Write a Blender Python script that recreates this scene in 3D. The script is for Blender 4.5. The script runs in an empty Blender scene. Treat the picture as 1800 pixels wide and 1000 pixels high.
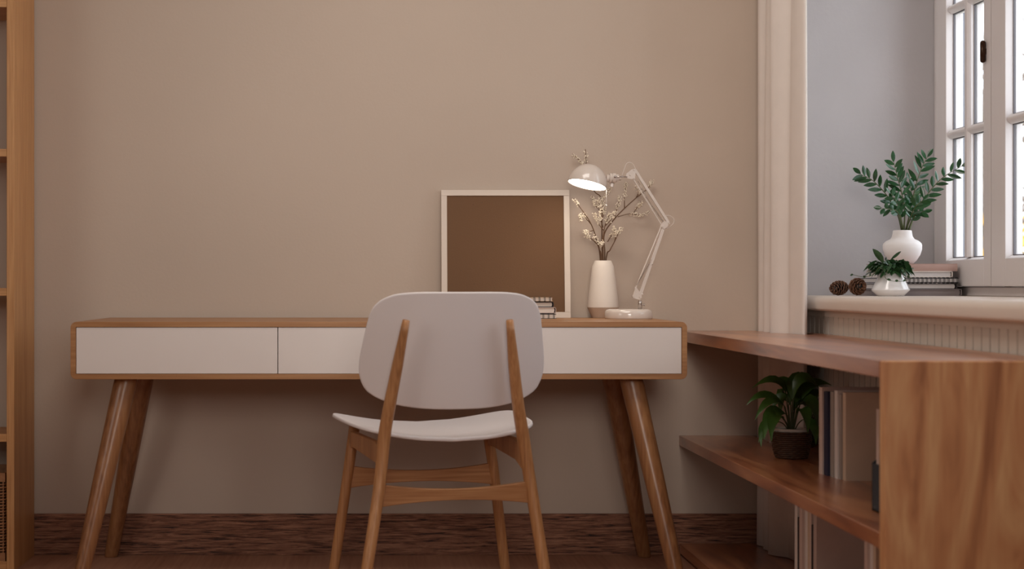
import bpy, bmesh, math, random
from mathutils import Vector, Matrix
random.seed(7)
C = bpy.context.scene.collection
PI = math.pi

# ------------------------------------------------------------------ camera
F = 2880.0          # focal length in pixels of the 1800 px frame
CX, CY = 648.0, 500.0
EYE = Vector((0.0, 0.0, 0.839))
cam = bpy.data.cameras.new('camera')
cam_o = bpy.data.objects.new('camera', cam); C.objects.link(cam_o)
cam.sensor_width = 36.0
cam.lens = 36.0 * F / 1800.0
cam.shift_x = (900.0 - CX) / 1800.0
cam.shift_y = 0.0
cam_o.location = EYE
cam_o.rotation_euler = (PI / 2, 0, 0)
cam.clip_start = 0.05; cam.clip_end = 200
cam.dof.use_dof = True
cam.dof.focus_distance = 4.85
cam.dof.aperture_fstop = 3.4
bpy.context.scene.camera = cam_o

# ------------------------------------------------------------------ world / lights / exposure
w = bpy.data.worlds.new('world'); bpy.context.scene.world = w
w.use_nodes = True
bg = w.node_tree.nodes['Background']
bg.inputs[0].default_value = (0.86, 0.92, 1.0, 1)
bg.inputs[1].default_value = 3.7

def area(name, loc, target, sx, sy, power, col):
    l = bpy.data.lights.new(name, 'AREA'); l.shape = 'RECTANGLE'
    l.size = sx; l.size_y = sy; l.energy = power; l.color = col
    o = bpy.data.objects.new(name, l); C.objects.link(o); o.location = loc
    d = Vector(target) - Vector(loc)
    o.rotation_euler = d.to_track_quat('-Z', 'Y').to_euler()
    return o
area('ceiling_light', (0.25, 3.6, 2.5), (0.25, 3.9, 0), 1.1, 0.8, 17, (1.0, 0.94, 0.875))
rear_fill = area('rear_fill_light', (0.3, -1.0, 1.75), (0.42, 5, 1.25), 1.3, 1.0, 5.0, (1.0, 0.92, 0.86))  # added soft fill behind the camera; the rear wall has no window
rear_fill.data.spread = math.radians(52)
area('left_fill_light', (-2.5, 2.4, 1.6), (1.3, 3.9, 0.6), 1.5, 1.2, 17, (1.0, 0.94, 0.88))  # added fill to brighten the bookcase interior; no opening on that side

sc = bpy.context.scene
sc.view_settings.view_transform = 'Standard'
sc.view_settings.look = 'None'
sc.view_settings.exposure = 0.07
sc.view_settings.gamma = 1.0
sc.view_settings.use_curve_mapping = False

# ------------------------------------------------------------------ helpers
def lin(c):
    return tuple(((v / 255) / 12.92 if v / 255 <= 0.04045 else (((v / 255) + 0.055) / 1.055) ** 2.4) for v in c)

def at(px, py, Y):
    return Vector(((px - CX) * Y / F, Y, EYE.z - (py - CY) * Y / F))

def _mat(name):
    m = bpy.data.materials.new(name); m.use_nodes = True
    nt = m.node_tree
    return m, nt, nt.nodes['Principled BSDF']

def paint(name, col, rough=0.5, noise=0.03, scale=6.0, bump=0.0, bscale=200.0, metal=0.0, coat=0.0, trans=0.0):
    """plain coloured surface with a soft procedural variation"""
    m, nt, b = _mat(name)
    c = lin(col)
    tc = nt.nodes.new('ShaderNodeTexCoord')
    n = nt.nodes.new('ShaderNodeTexNoise'); n.inputs['Scale'].default_value = scale; n.inputs['Detail'].default_value = 4
    nt.links.new(tc.outputs['Object'], n.inputs['Vector'])
    r = nt.nodes.new('ShaderNodeValToRGB')
    r.color_ramp.elements[0].position = 0.3; r.color_ramp.elements[1].position = 0.7
    r.color_ramp.elements[0].color = (*[v * (1 - noise) for v in c], 1)
    r.color_ramp.elements[1].color = (*[min(1, v * (1 + noise)) for v in c], 1)
    nt.links.new(n.outputs['Fac'], r.inputs['Fac']); nt.links.new(r.outputs['Color'], b.inputs['Base Color'])
    b.inputs['Roughness'].default_value = rough; b.inputs['Metallic'].default_value = metal
    b.inputs['Coat Weight'].default_value = coat
    if trans: b.inputs['Subsurface Weight'].default_value = trans
    if bump:
        n2 = nt.nodes.new('ShaderNodeTexNoise'); n2.inputs['Scale'].default_value = bscale; n2.inputs['Detail'].default_value = 3
        nt.links.new(tc.outputs['Object'], n2.inputs['Vector'])
        bp = nt.nodes.new('ShaderNodeBump'); bp.inputs['Strength'].default_value = bump; bp.inputs['Distance'].default_value = 0.002
        nt.links.new(n2.outputs['Fac'], bp.inputs['Height']); nt.links.new(bp.outputs['Normal'], b.inputs['Normal'])
    return m

def wood(name, dark, mid, light, axis='X', freq=9.0, stretch=0.09, rough=0.42, swirl=1.2, fine=0.35, bump=0.08, coat=0.0, seed=0.0, crough=0.2):
    m, nt, b = _mat(name)
    tc = nt.nodes.new('ShaderNodeTexCoord')
    mp = nt.nodes.new('ShaderNodeMapping')
    s = [freq, freq, freq]; s['XYZ'.index(axis)] = freq * stretch
    mp.inputs['Scale'].default_value = s; mp.inputs['Location'].default_value = (seed, seed * 1.7, seed * 0.6)
    nt.links.new(tc.outputs['Object'], mp.inputs['Vector'])
    n1 = nt.nodes.new('ShaderNodeTexNoise'); n1.inputs['Scale'].default_value = 1.0; n1.inputs['Detail'].default_value = 3
    n1.inputs['Distortion'].default_value = swirl
    nt.links.new(mp.outputs[0], n1.inputs['Vector'])
    mp2 = nt.nodes.new('ShaderNodeMapping')
    s2 = [freq * 14] * 3; s2['XYZ'.index(axis)] = freq * 0.5
    mp2.inputs['Scale'].default_value = s2
    nt.links.new(tc.outputs['Object'], mp2.inputs['Vector'])
    n2 = nt.nodes.new('ShaderNodeTexNoise'); n2.inputs['Scale'].default_value = 1.0; n2.inputs['Detail'].default_value = 2
    nt.links.new(mp2.outputs[0], n2.inputs['Vector'])
    mx = nt.nodes.new('ShaderNodeMix'); mx.data_type = 'FLOAT'; mx.inputs[0].default_value = fine
    nt.links.new(n1.outputs['Fac'], mx.inputs[2]); nt.links.new(n2.outputs['Fac'], mx.inputs[3])
    r = nt.nodes.new('ShaderNodeValToRGB'); e = r.color_ramp.elements
    e[0].position = 0.30; e[0].color = (*lin(dark), 1)
    e[1].position = 0.68; e[1].color = (*lin(light), 1)
    q = e.new(0.47); q.color = (*lin(mid), 1)
    nt.links.new(mx.outputs[0], r.inputs['Fac']); nt.links.new(r.outputs['Color'], b.inputs['Base Color'])
    b.inputs['Roughness'].default_value = rough; b.inputs['Coat Weight'].default_value = coat; b.inputs['Coat Roughness'].default_value = crough
    bp = nt.nodes.new('ShaderNodeBump'); bp.inputs['Strength'].default_value = bump; bp.inputs['Distance'].default_value = 0.001
    nt.links.new(n2.outputs['Fac'], bp.inputs['Height']); nt.links.new(bp.outputs['Normal'], b.inputs['Normal'])
    return m

class MB:
    """collects shapes, then links them as one mesh object"""
    def __init__(s): s.bm = bmesh.new()
    def face(s, vs):
        try: return s.bm.faces.new(vs)
        except ValueError: return None
    def box(s, a, b, M=None):
        (x0, y0, z0), (x1, y1, z1) = a, b
        P = [Vector(p) for p in ((x0,y0,z0),(x1,y0,z0),(x1,y1,z0),(x0,y1,z0),(x0,y0,z1),(x1,y0,z1),(x1,y1,z1),(x0,y1,z1))]
        if M: P = [M @ p for p in P]
        v = [s.bm.verts.new(p) for p in P]
        for f in ((0,3,2,1),(4,5,6,7),(0,1,5,4),(1,2,6,5),(2,3,7,6),(3,0,4,7)): s.face([v[i] for i in f])
        return s
    def prism(s, pts, vec, M=None):
        """pts: planar 3d outline, extruded by vec"""
        A = [Vector(p) for p in pts]; B = [p + Vector(vec) for p in A]
        if M: A = [M @ p for p in A]; B = [M @ p for p in B]
        a = [s.bm.verts.new(p) for p in A]; b = [s.bm.verts.new(p) for p in B]
        n = len(a)
        s.face(a[::-1]); s.face(b)
        for i in range(n): s.face([a[i], a[(i+1)%n], b[(i+1)%n], b[i]])
        return s
    def rings(s, R, closed=False, caps=True):
        V = [[s.bm.verts.new(p) for p in r] for r in R]
        n = len(V[0]); m = len(V)
        for i in range(m if closed else m - 1):
            a, b = V[i], V[(i+1) % m]
            for j in range(n): s.face([a[j], a[(j+1)%n], b[(j+1)%n], b[j]])
        if caps and not closed: s.face(V[0][::-1]); s.face(V[-1])
        return s
    def tube(s, pts, rad, seg=10, closed=False, flat=1.0, ref=(0, 0, 1)):
        """round (or flattened) bar along a polyline"""
        P = [Vector(p) for p in pts]; n = len(P)
        if not hasattr(rad, '__len__'): rad = [rad] * n
        R = []; ref = Vector(ref); pu = None
        for i in range(n):
            if closed: t = (P[(i+1)%n] - P[i-1])
            else: t = P[min(i+1, n-1)] - P[max(i-1, 0)]
            t.normalize()
            if pu is None:
                u = ref.cross(t)
                if u.length < 1e-3: u = Vector((1, 0, 0)).cross(t)
                if u.length < 1e-3: u = Vector((0, 1, 0)).cross(t)
            else: u = pu - t * pu.dot(t)
            u.normalize(); pu = u; v = t.cross(u)
            R.append([P[i] + u * math.cos(2*PI*k/seg) * rad[i] + v * math.sin(2*PI*k/seg) * rad[i] * flat for k in range(seg)])
        return s.rings(R, closed)
    def lathe(s, prof, c=(0,0,0), seg=48, M=None, caps=True):
        c = Vector(c); R = []
        for r, z in prof:
            ring = [Vector((r*math.cos(2*PI*k/seg), r*math.sin(2*PI*k/seg), z)) for k in range(seg)]
            R.append([(M @ p if M else p) + c for p in ring])
        return s.rings(R, False, caps)
    def ball(s, c, r, sub=1, sc=(1,1,1)):
        g = bmesh.ops.create_icosphere(s.bm, subdivisions=sub, radius=r)
        for v in g['verts']: v.co = Vector((v.co.x*sc[0], v.co.y*sc[1], v.co.z*sc[2])) + Vector(c)
        return s
    def strip(s, pts, widths, side, fold=0.25):
        """leaf blade: a centre line with two wings, slightly folded"""
        P = [Vector(p) for p in pts]; n = len(P); L = []; Rr = []; Cn = []
        side = Vector(side).normalized()
        for i in range(n):
            t = (P[min(i+1,n-1)] - P[max(i-1,0)]).normalized()
            u = side - t * side.dot(t); u.normalize(); nn = t.cross(u)
            wd = widths[i]
            L.append(s.bm.verts.new(P[i] + u*wd + nn*wd*fold)); Rr.append(s.bm.verts.new(P[i] - u*wd + nn*wd*fold)); Cn.append(s.bm.verts.new(P[i]))
        for i in range(n-1):
            s.face([L[i], Cn[i], Cn[i+1], L[i+1]]); s.face([Cn[i], Rr[i], Rr[i+1], Cn[i+1]])
        return s
    def build(s, name, mat, parent=None, smooth=False, bevel=0.0, bseg=2, solid=0.0, sub=0, loc=None):
        bm = s.bm
        bmesh.ops.recalc_face_normals(bm, faces=bm.faces[:]) if not solid else None
        me = bpy.data.meshes.new(name)
        if loc is not None:
            for v in bm.verts: v.co -= Vector(loc)
        bm.to_mesh(me); bm.free()
        o = bpy.data.objects.new(name, me); C.objects.link(o)
        if loc is not None: o.location = loc
        if parent is not None:
            o.parent = parent
        me.materials.append(mat)
        if smooth:
            for p in me.polygons: p.use_smooth = True
        if solid:
            md = o.modifiers.new('solid', 'SOLIDIFY'); md.thickness = solid; md.offset = 0
        if bevel:
            md = o.modifiers.new('bevel', 'BEVEL'); md.width = bevel; md.segments = bseg; md.limit_method = 'ANGLE'; md.angle_limit = 0.6
            for p in me.polygons: p.use_smooth = True
            md.harden_normals = True
        if sub:
            md = o.modifiers.new('sub', 'SUBSURF'); md.levels = sub; md.render_levels = sub
        return o

def tag(o, label=None, cat=None, group=None, kind=None):
    if label: o['label'] = label
    if cat: o['category'] = cat
    if group: o['group'] = group
    if kind: o['kind'] = kind
    return o

def thing(name, loc, label, cat, rz=0.0, group=None):
    o = bpy.data.objects.new(name, None); C.objects.link(o)
    o.location = loc; o.rotation_euler = (0, 0, rz); o.empty_display_size = 0.05
    return tag(o, label, cat, group)

def curve(pts, n=8):
    """Catmull-Rom through points"""
    P = [Vector(p) for p in pts]; out = []
    Q = [P[0]*2 - P[1]] + P + [P[-1]*2 - P[-2]]
    for i in range(1, len(Q) - 2):
        for k in range(n):
            t = k / n
            a, b, c, d = Q[i-1], Q[i], Q[i+1], Q[i+2]
            out.append(0.5*((2*b) + (c-a)*t + (2*a-5*b+4*c-d)*t*t + (3*b-a-3*c+d)*t*t*t))
    out.append(P[-1]); return out

# ------------------------------------------------------------------ materials
M_wall = paint('wall_paint', (193, 176, 161), 0.85, 0.035, 1.4, 0.15, 120)
M_reveal = paint('reveal_plaster_cool_lit', (192, 188, 190), 0.85, 0.05, 3.0, 0.35, 60)  # wall beside the window; cool daylight tint is put into its colour
M_ceil = paint('ceiling_paint', (225, 215, 205), 0.9, 0.01)
M_bead = paint('bead_board_paint', (214, 206, 194), 0.6, 0.03, 8)
M_sill = paint('sill_paint', (222, 208, 196), 0.35, 0.01, 8)
M_wframe = paint('window_paint', (218, 210, 208), 0.45, 0.01, 8)
M_white = paint('white_lacquer', (222, 212, 206), 0.45, 0.01, 8)
M_chairwhite = paint('chair_white_lacquer', (222, 214, 212), 0.38, 0.01, 8)
M_curtain = paint('curtain_cloth', (240, 230, 222), 0.9, 0.02, 20, 0.1, 500)
nt = M_curtain.node_tree; b_ = nt.nodes['Principled BSDF']; o_ = nt.nodes['Material Output']
tl = nt.nodes.new('ShaderNodeBsdfTranslucent'); tl.inputs[0].default_value = (*lin((226, 220, 216)), 1)
ms = nt.nodes.new('ShaderNodeMixShader'); ms.inputs[0].default_value = 0.10
nt.links.new(b_.outputs[0], ms.inputs[1]); nt.links.new(tl.outputs[0], ms.inputs[2]); nt.links.new(ms.outputs[0], o_.inputs[0])
M_oak = wood('desk_oak', (116, 76, 44), (154, 106, 64), (180, 132, 86), 'X', 7, 0.10, 0.38, 0.8, 0.5)
M_oakleg = wood('leg_walnut', (100, 62, 36), (138, 92, 58), (164, 118, 78), 'Z', 8, 0.10, 0.34, 0.8, 0.45, coat=0.12)
M_chairwood = wood('chair_oak', (124, 82, 48), (162, 112, 70), (188, 138, 92), 'Z', 12, 0.10, 0.4, 0.5, 0.5)
M_chairwoodx = wood('chair_oak_across', (118, 76, 44), (154, 104, 64), (178, 130, 86), 'X', 12, 0.10, 0.4, 0.5, 0.5)
M_pine = wood('shelf_pine', (164, 112, 66), (190, 138, 88), (208, 158, 106), 'Z', 14, 0.05, 0.45, 0.4, 0.55)
M_pinex = wood('shelf_pine_across', (164, 112, 66), (190, 138, 88), (208, 158, 106), 'X', 14, 0.05, 0.45, 0.4, 0.55)
M_acaciaY = wood('acacia_along', (104, 50, 26), (158, 92, 56), (196, 132, 86), 'Y', 6.5, 0.16, 0.34, 2.8, 0.12, coat=1.0, crough=0.28)
M_acaciaZ = wood('acacia_upright_lit', (150, 92, 56), (200, 140, 94), (224, 176, 126), 'Z', 8.0, 0.22, 0.45, 2.6, 0.10, seed=3.1)  # same wood as the boards, lightened in colour to imitate stronger front light
M_floor = wood('floor_planks', (150, 106, 84), (174, 128, 104), (192, 148, 122), 'Y', 6, 0.10, 0.5, 0.8, 0.4)
M_vase = paint('matt_ceramic', (226, 214, 202), 0.6, 0.01)
M_vasebase = paint('bare_clay', (192, 168, 148), 0.8, 0.03, 30)
M_whitevase = paint('white_ceramic', (232, 226, 224), 0.55, 0.01)
M_glaze = paint('glazed_ceramic', (232, 230, 230), 0.12, 0.01, coat=0.6)
M_lamp = paint('lamp_enamel', (218, 206, 196), 0.18, 0.01, coat=0.6)
M_steel = paint('steel', (190, 182, 175), 0.25, 0.02, metal=1.0)
M_leafz = paint('zz_leaf', (34, 76, 42), 0.2, 0.35, 40)
M_leaff = paint('fern_leaf', (40, 72, 38), 0.35, 0.35, 60)
M_leafl = paint('lily_leaf', (66, 100, 40), 0.35, 0.25, 25)
M_stem = paint('plant_stem', (76, 84, 46), 0.5, 0.1, 30)
M_twig = paint('twig_bark', (112, 84, 62), 0.8, 0.15, 60)
M_berry = paint('cream_berry', (240, 228, 208), 0.5, 0.05, 60)
M_cone = paint('pine_cone', (104, 70, 50), 0.6, 0.45, 90)
M_black = paint('black_wire', (22, 20, 22), 0.4, 0.05)
M_wicker = paint('dark_wicker', (74, 46, 28), 0.55, 0.3, 90)
M_rattan = paint('rattan', (150, 104, 68), 0.6, 0.25, 60)
M_brown = paint('kraft_board', (106, 74, 45), 0.75, 0.05, 3.0, 0.15, 400)
M_pages = paint('paper', (222, 208, 196), 0.8, 0.04, 60)
M_pagesg = paint('paper_grey', (206, 200, 198), 0.8, 0.04, 60)

def bookcol(n, c, r=0.6): return paint('cover_' + n, c, r, 0.04, 20)
COV = {'grey': bookcol('grey', (134, 124, 124)), 'dark': bookcol('dark', (52, 46, 48)), 'pink': bookcol('pink', (176, 144, 134)),
       'white': bookcol('white', (232, 222, 214)), 'navy': bookcol('navy', (38, 40, 66)), 'taupe': bookcol('taupe', (166, 154, 144)),
       'cream': bookcol('cream', (214, 190, 166)), 'beige': bookcol('beige', (218, 192, 168)), 'mauve': bookcol('mauve', (196, 174, 164)),
       'rose': bookcol('rose', (216, 192, 180)), 'black': bookcol('black', (26, 26, 30)), 'slate': bookcol('slate', (44, 52, 60))}

# ------------------------------------------------------------------ setting
WY = 5.09           # back wall
XR = 1.325          # panelled wall under the window
XW = 1.72           # window plane
SILL = 0.806
OY0, OY1 = 2.70, 5.02   # window recess along Y
ZC = 2.60
MB().box((-2.6, -1.3, -0.05), (2.0, WY + .1, 0)).build('floor', M_floor)['kind'] = 'structure'
MB().box((-2.7, -1.4, ZC), (1.95, WY + .15, ZC + .1)).build('ceiling', M_ceil)['kind'] = 'structure'
MB().box((-2.7, WY, -0.05), (XR + .01, WY + .15, ZC)).build('wall_back', M_wall)['kind'] = 'structure'
MB().box((-2.7, -1.4, -0.05), (-2.6, WY, ZC)).build('wall_left', M_wall)['kind'] = 'structure'
MB().box((-2.6, -1.4, -0.05), (XR + .3, -1.3, ZC)).build('wall_rear', M_wall)['kind'] = 'structure'
# panelled wall below the sill with real grooves
pts = []; y = WY + 0.0
y0 = -1.3; pitch = 0.049; g = 0.0035
k = 0
pts.append((XR, WY, 0))
yy = WY - 0.0285
while yy > 2.2:
    pts += [(XR, yy + g, 0), (XR + .012, yy + g*.6, 0), (XR + .012, yy - g*.6, 0), (XR, yy - g, 0)]
    yy -= pitch
pts += [(XR, -1.3, 0), (1.90, -1.3, 0), (1.90, WY, 0)]
MB().prism(pts, (0, 0, SILL - .05)).build('wall_right', M_bead)['kind'] = 'structure'
# solid wall beside and above the window recess
m = MB()
m.box((XR, OY1, SILL - .05), (1.86, WY + .15, ZC))
m.box((XR, -1.3, SILL - .05), (1.86, OY0, ZC))
m.box((XR, OY0, 2.42), (1.86, OY1, ZC))
m.build('wall_window', M_reveal)['kind'] = 'structure'

# baseboard: rough dark wood
def rough_wood():
    m, nt, b = _mat('rough_baseboard_wood')
    tc = nt.nodes.new('ShaderNodeTexCoord')
    mp = nt.nodes.new('ShaderNodeMapping'); mp.inputs['Scale'].default_value = (11, 40, 170)
    nt.links.new(tc.outputs['Object'], mp.inputs['Vector'])
    n = nt.nodes.new('ShaderNodeTexNoise'); n.inputs['Scale'].default_value = 1; n.inputs['Detail'].default_value = 6; n.inputs['Distortion'].default_value = 0.6
    n.inputs['Roughness'].default_value = 0.7
    nt.links.new(mp.outputs[0], n.inputs['Vector'])
    r = nt.nodes.new('ShaderNodeValToRGB'); e = r.color_ramp.elements
    e[0].position = 0.36; e[0].color = (*lin((34, 18, 14)), 1); e[1].position = 0.75; e[1].color = (*lin((196, 144, 114)), 1)
    q = e.new(0.46); q.color = (*lin((122, 78, 58)), 1)
    nt.links.new(n.outputs['Fac'], r.inputs['Fac']); nt.links.new(r.outputs['Color'], b.inputs['Base Color'])
    b.inputs['Roughness'].default_value = 0.65
    bp = nt.nodes.new('ShaderNodeBump'); bp.inputs['Strength'].default_value = 0.9; bp.inputs['Distance'].default_value = 0.004
    nt.links.new(n.outputs['Fac'], bp.inputs['Height']); nt.links.new(bp.outputs['Normal'], b.inputs['Normal'])
    return m
MB().box((-2.6, 5.080, 0), (XR, WY, 0.128)).build('baseboard_back', rough_wood(), bevel=0.002)['kind'] = 'structure'

# ------------------------------------------------------------------ window
def glass():
    m, nt, b = _mat('window_glass'); nt.nodes.remove(b)
    o = nt.nodes['Material Output']
    t = nt.nodes.new('ShaderNodeBsdfTransparent'); t.inputs[0].default_value = (.97, .98, .98, 1)
    g = nt.nodes.new('ShaderNodeBsdfGlossy'); g.inputs['Roughness'].default_value = 0.02
    f0 = nt.nodes.new('ShaderNodeLayerWeight'); f0.inputs['Blend'].default_value = 0.5
    f = nt.nodes.new('ShaderNodeMath'); f.operation = 'POWER'; f.inputs[1].default_value = 5.0
    nt.links.new(f0.outputs['Facing'], f.inputs[0])
    mx = nt.nodes.new('ShaderNodeMixShader')
    nt.links.new(f.outputs[0], mx.inputs[0]); nt.links.new(t.outputs[0], mx.inputs[1]); nt.links.new(g.outputs[0], mx.inputs[2])
    nt.links.new(mx.outputs[0], o.inputs[0])
    return m
M_glass = glass()
M_brass = paint('window_hardware', (60, 36, 20), 0.35, 0.1, metal=0.6)
m = MB()
FX0, FX1 = XW, XW + .075
m.box((FX0 + .012, OY1 - .075, SILL), (FX1, OY1, 2.42)); m.box((FX0 + .012, OY0, SILL), (FX1, OY0 + .075, 2.42))
m.box((FX0 + .012, OY0 + .075, SILL), (FX1, OY1 - .075, .832)); m.box((FX0 + .045, OY0 + .075, .83), (FX1, OY1 - .075, .86)); m.box((FX0 + .042, 4.49, .83), (FX0 + .05, 4.53, 2.4)); m.box((FX0 + .012, OY0 + .075, 2.36), (FX1, OY1 - .075, 2.42))
win = m.build('window_1', M_wframe, bevel=.003); win['kind'] = 'structure'
# outer reveal with stepped trim seen through the panes
m = MB()
m.box((1.795, OY1 - .035, SILL - .05), (1.80, OY1, 2.42)); m.box((1.80, OY1 - .02, SILL - .05), (1.852, OY1 + .05, 2.42))
m.box((1.850, OY1 - .045, SILL - .05), (1.860, OY1 + .05, 2.42)); m.box((1.80, OY0 - .05, SILL - .05), (1.885, OY0 + .02, 2.42))
m.build('outer_trim', paint('outer_trim_grey', (118, 122, 132), .6, .02), win)
def bevel_bar(m, y0, y1, z0, z1, x0, x1, b):
    """a sash bar: prism across the window plane with sloped inner edges"""
    m.box((x0 + b, y0, z0), (x1, y1, z1))
    if (y1 - y0) > (z1 - z0):
        m.prism([(x0, y0, z0 + b), (x0, y0, z1 - b), (x0 + b, y0, z1), (x0 + b, y0, z0)], (0, y1 - y0, 0))
    else:
        m.prism([(x0, y0 + b, z0), (x0, y1 - b, z0), (x0 + b, y1, z0), (x0 + b, y0, z0)], (0, 0, z1 - z0))
ZB = [0.917, 1.271, 1.296, 1.641, 1.666, 2.011, 2.036, 2.30]
def sash(yf, yn, handle):
    """yf: far edge (larger Y), yn: near edge"""
    st = .085
    m = MB()
    x0, x1 = XW - .008, XW + .04
    a, b = yn + st if not handle else yn + .050, yf - .09
    if not handle: b = yf - .098
    m.box((x0, yn, .834), (x1, a, 2.36)); m.box((x0, b, .834), (x1, yf, 2.36))
    m.box((x0, a, .834), (x1, b, ZB[0] - .008)); m.box((x0, a, ZB[7] + .008), (x1, b, 2.36))
    # sloped mouldings around the openings
    q = .008
    for (z0, z1, s) in ((ZB[0] - q, ZB[0], 1),):
        m.prism([(x0, a, z0), (x1, a, z0), (x1, a, z1), (x0 + .02, a, z1)], (0, b - a, 0))
    mid = (a + b) / 2
    bevel_bar(m, mid - .017, mid + .017, ZB[0], 2.31, x0 + .004, x1, .009)
    for i in (1, 3, 5): bevel_bar(m, a, b, ZB[i], ZB[i+1], x0 + .005, x1 - .001, .009)
    s = m.build('sash', M_wframe, win, bevel=.002)
    q = MB()
    for (c0, c1) in ((a, mid - .017), (mid + .017, b)):
        for i in (0, 2, 4, 6):
            for c in (c0, c1 - .003): q.box((XW + .014, c, ZB[i]), (XW + .020, c + .003, ZB[i+1]))
            for c in (ZB[i], ZB[i+1] - .003): q.box((XW + .014, c0, c), (XW + .020, c1, c + .003))
    q.build('glazing_seal', paint('seal_grey', (104, 100, 104), .6), s)
    for (c0, c1) in ((a, mid - .017), (mid + .017, b)):
        for i in (0, 2, 4, 6):
            MB().box((XW + .02, c0, ZB[i]), (XW + .024, c1, ZB[i+1])).build('pane', M_glass, s)
    return s
s1 = sash(OY1 - .07, 4.512, True)
s2 = sash(4.506, 4.06, False)
s3 = sash(3.70, 3.24, False); s4 = sash(3.234, 2.78, False)
MB().box((FX0 + .012, 3.705, .832), (FX1, 4.055, 2.36)).build('window_post', M_wframe, win, bevel=.003)
# latch on the meeting stile
m = MB()
p = at(1736.5, 92, 4.53); zc = EYE.z + (500 - 92.5) / 631
m.tube([(XW - .016, 4.545, zc - .024), (XW - .016, 4.545, zc + .024)], .0075, 12)
m.ball((XW - .016, 4.545, zc - .024), .0075, 2); m.ball((XW - .016, 4.545, zc + .024), .0075, 2)
m.box((XW - .014, 4.540, zc - .008), (XW - .006, 4.550, zc + .008))
m.build('window_latch', M_brass, s1, smooth=True)
# sill board with rounded nose
m = MB()
prof = [(1.33, SILL - .042)]
R_ = .016
prof = [(1.80, SILL - .042), (1.80, SILL)]
for k in range(7):
    a = PI/2 + PI/2 * k / 6; prof.append((1.288 + .018 + .018 * math.cos(a), SILL - .018 + .018 * math.sin(a)))
for k in range(5):
    a = PI + PI/2 * k / 4; prof.append((1.288 + .008 + .008 * math.cos(a), SILL - .034 + .008 * math.sin(a)))
m.prism([(x, 2.4, z) for x, z in prof], (0, 5.02 - 2.4, 0))
m.build('window_sill', M_sill, win, smooth=False, bevel=.002)
MB().box((XR - .004, 2.4, SILL - .060), (XR + .02, WY - .001, SILL - .042)).build('sill_batten', M_bead, win)

# ------------------------------------------------------------------ outside the window
M_yellow = paint('autumn_leaf', (214, 168, 50), 0.7, 0.35, 3)
M_bark = paint('bark', (126, 110, 100), 0.9, 0.1)
M_grass = paint('garden_ground', (150, 150, 110), 0.95, 0.2, 1)
g = MB().box((3.2, 2, -1.2), (40, 60, -1.15)).build('garden_ground', M_grass); g['kind'] = 'structure'
def garden_tree(x, y, h, label, seed, leafzone):
    rnd = random.Random(seed)
    t = thing('garden_tree', (x, y, -1.15), label, 'tree')
    m = MB(); L = MB()
    m.tube([(0,0,0), (.05,0,h*.3), (0,.1,h*.6), (.1,.1,h)], [.11,.08,.05,.02], 8)
    for i in range(46):
        z = rnd.uniform(.25, .98)*h; a = rnd.uniform(0, 2*PI); ln = rnd.uniform(.7, 1.6)
        q = [Vector((0,0,z)), Vector((math.cos(a)*ln*.5, math.sin(a)*ln*.5, z+.2)), Vector((math.cos(a)*ln, math.sin(a)*ln, z+.55))]
        m.tube(q, [.025,.016,.006], 5)
        if leafzone[0] < z - 1.15 < leafzone[1]:
            for k in range(26):
                tt = rnd.uniform(.2, 1.05); b = q[0].lerp(q[2], tt) + Vector((rnd.gauss(0,.13), rnd.gauss(0,.13), rnd.gauss(0,.10)))
                d = Vector((rnd.gauss(0,1), rnd.gauss(0,1), rnd.gauss(0,1))).normalized()*.055
                L.strip([b-d, b, b+d], [.005,.045,.004], (rnd.gauss(0,1), rnd.gauss(0,1), rnd.gauss(0,1)))
    m.build('trunk', M_bark, t, smooth=True); L.build('foliage', M_yellow, t)
garden_tree(4.9, 13.0, 4.6, 'bare-branched autumn tree with yellow leaves outside the window', 3, (-.6, 1.15))
garden_tree(7.2, 17.0, 5.6, 'second thin autumn tree standing farther out in the garden', 9, (-.6, 1.6))

# ------------------------------------------------------------------ curtain (also gives the notch line of the boards)
cp = [(1.212,5.07),(1.203,5.03),(1.222,4.99),(1.203,4.955),(1.217,4.905),(1.196,4.868),(1.208,4.835),(1.236,4.800),(1.240,4.775),(1.252,4.700),(1.272,4.735),(1.279,4.82),(1.272,4.90),(1.283,4.98),(1.278,5.07)]
cps = curve([(x, y, 0) for x, y in cp], 5)
m = MB(); R = []
for z in (.039, .3, .6, .9, 1.3, 1.8, 2.45):
    k = 1 - z / 2.45
    R.append([Vector((p.x - .010*k + .004*math.sin(p.y*40 + z*2)*min(1, z), p.y, z)) for p in cps])
m.rings(R)
cur = m.build('curtain', M_curtain, smooth=True)
tag(cur, 'white pleated curtain hanging in the corner beside the window recess', 'curtain')

# ------------------------------------------------------------------ low bookcase by the window
BX0, BX1, BY0 = .964, 1.322, 3.06
bc = thing('low_bookcase', (1.14, 4.0, 0), 'long reddish-brown wooden low bookcase with open shelves under the window', 'bookcase')
def W(o, par):   # keep world placement under a moved parent
    o.location = o.location - par.location
    return o
notch = [(p.x - .0135, p.y - .003) for p in cps]
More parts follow.
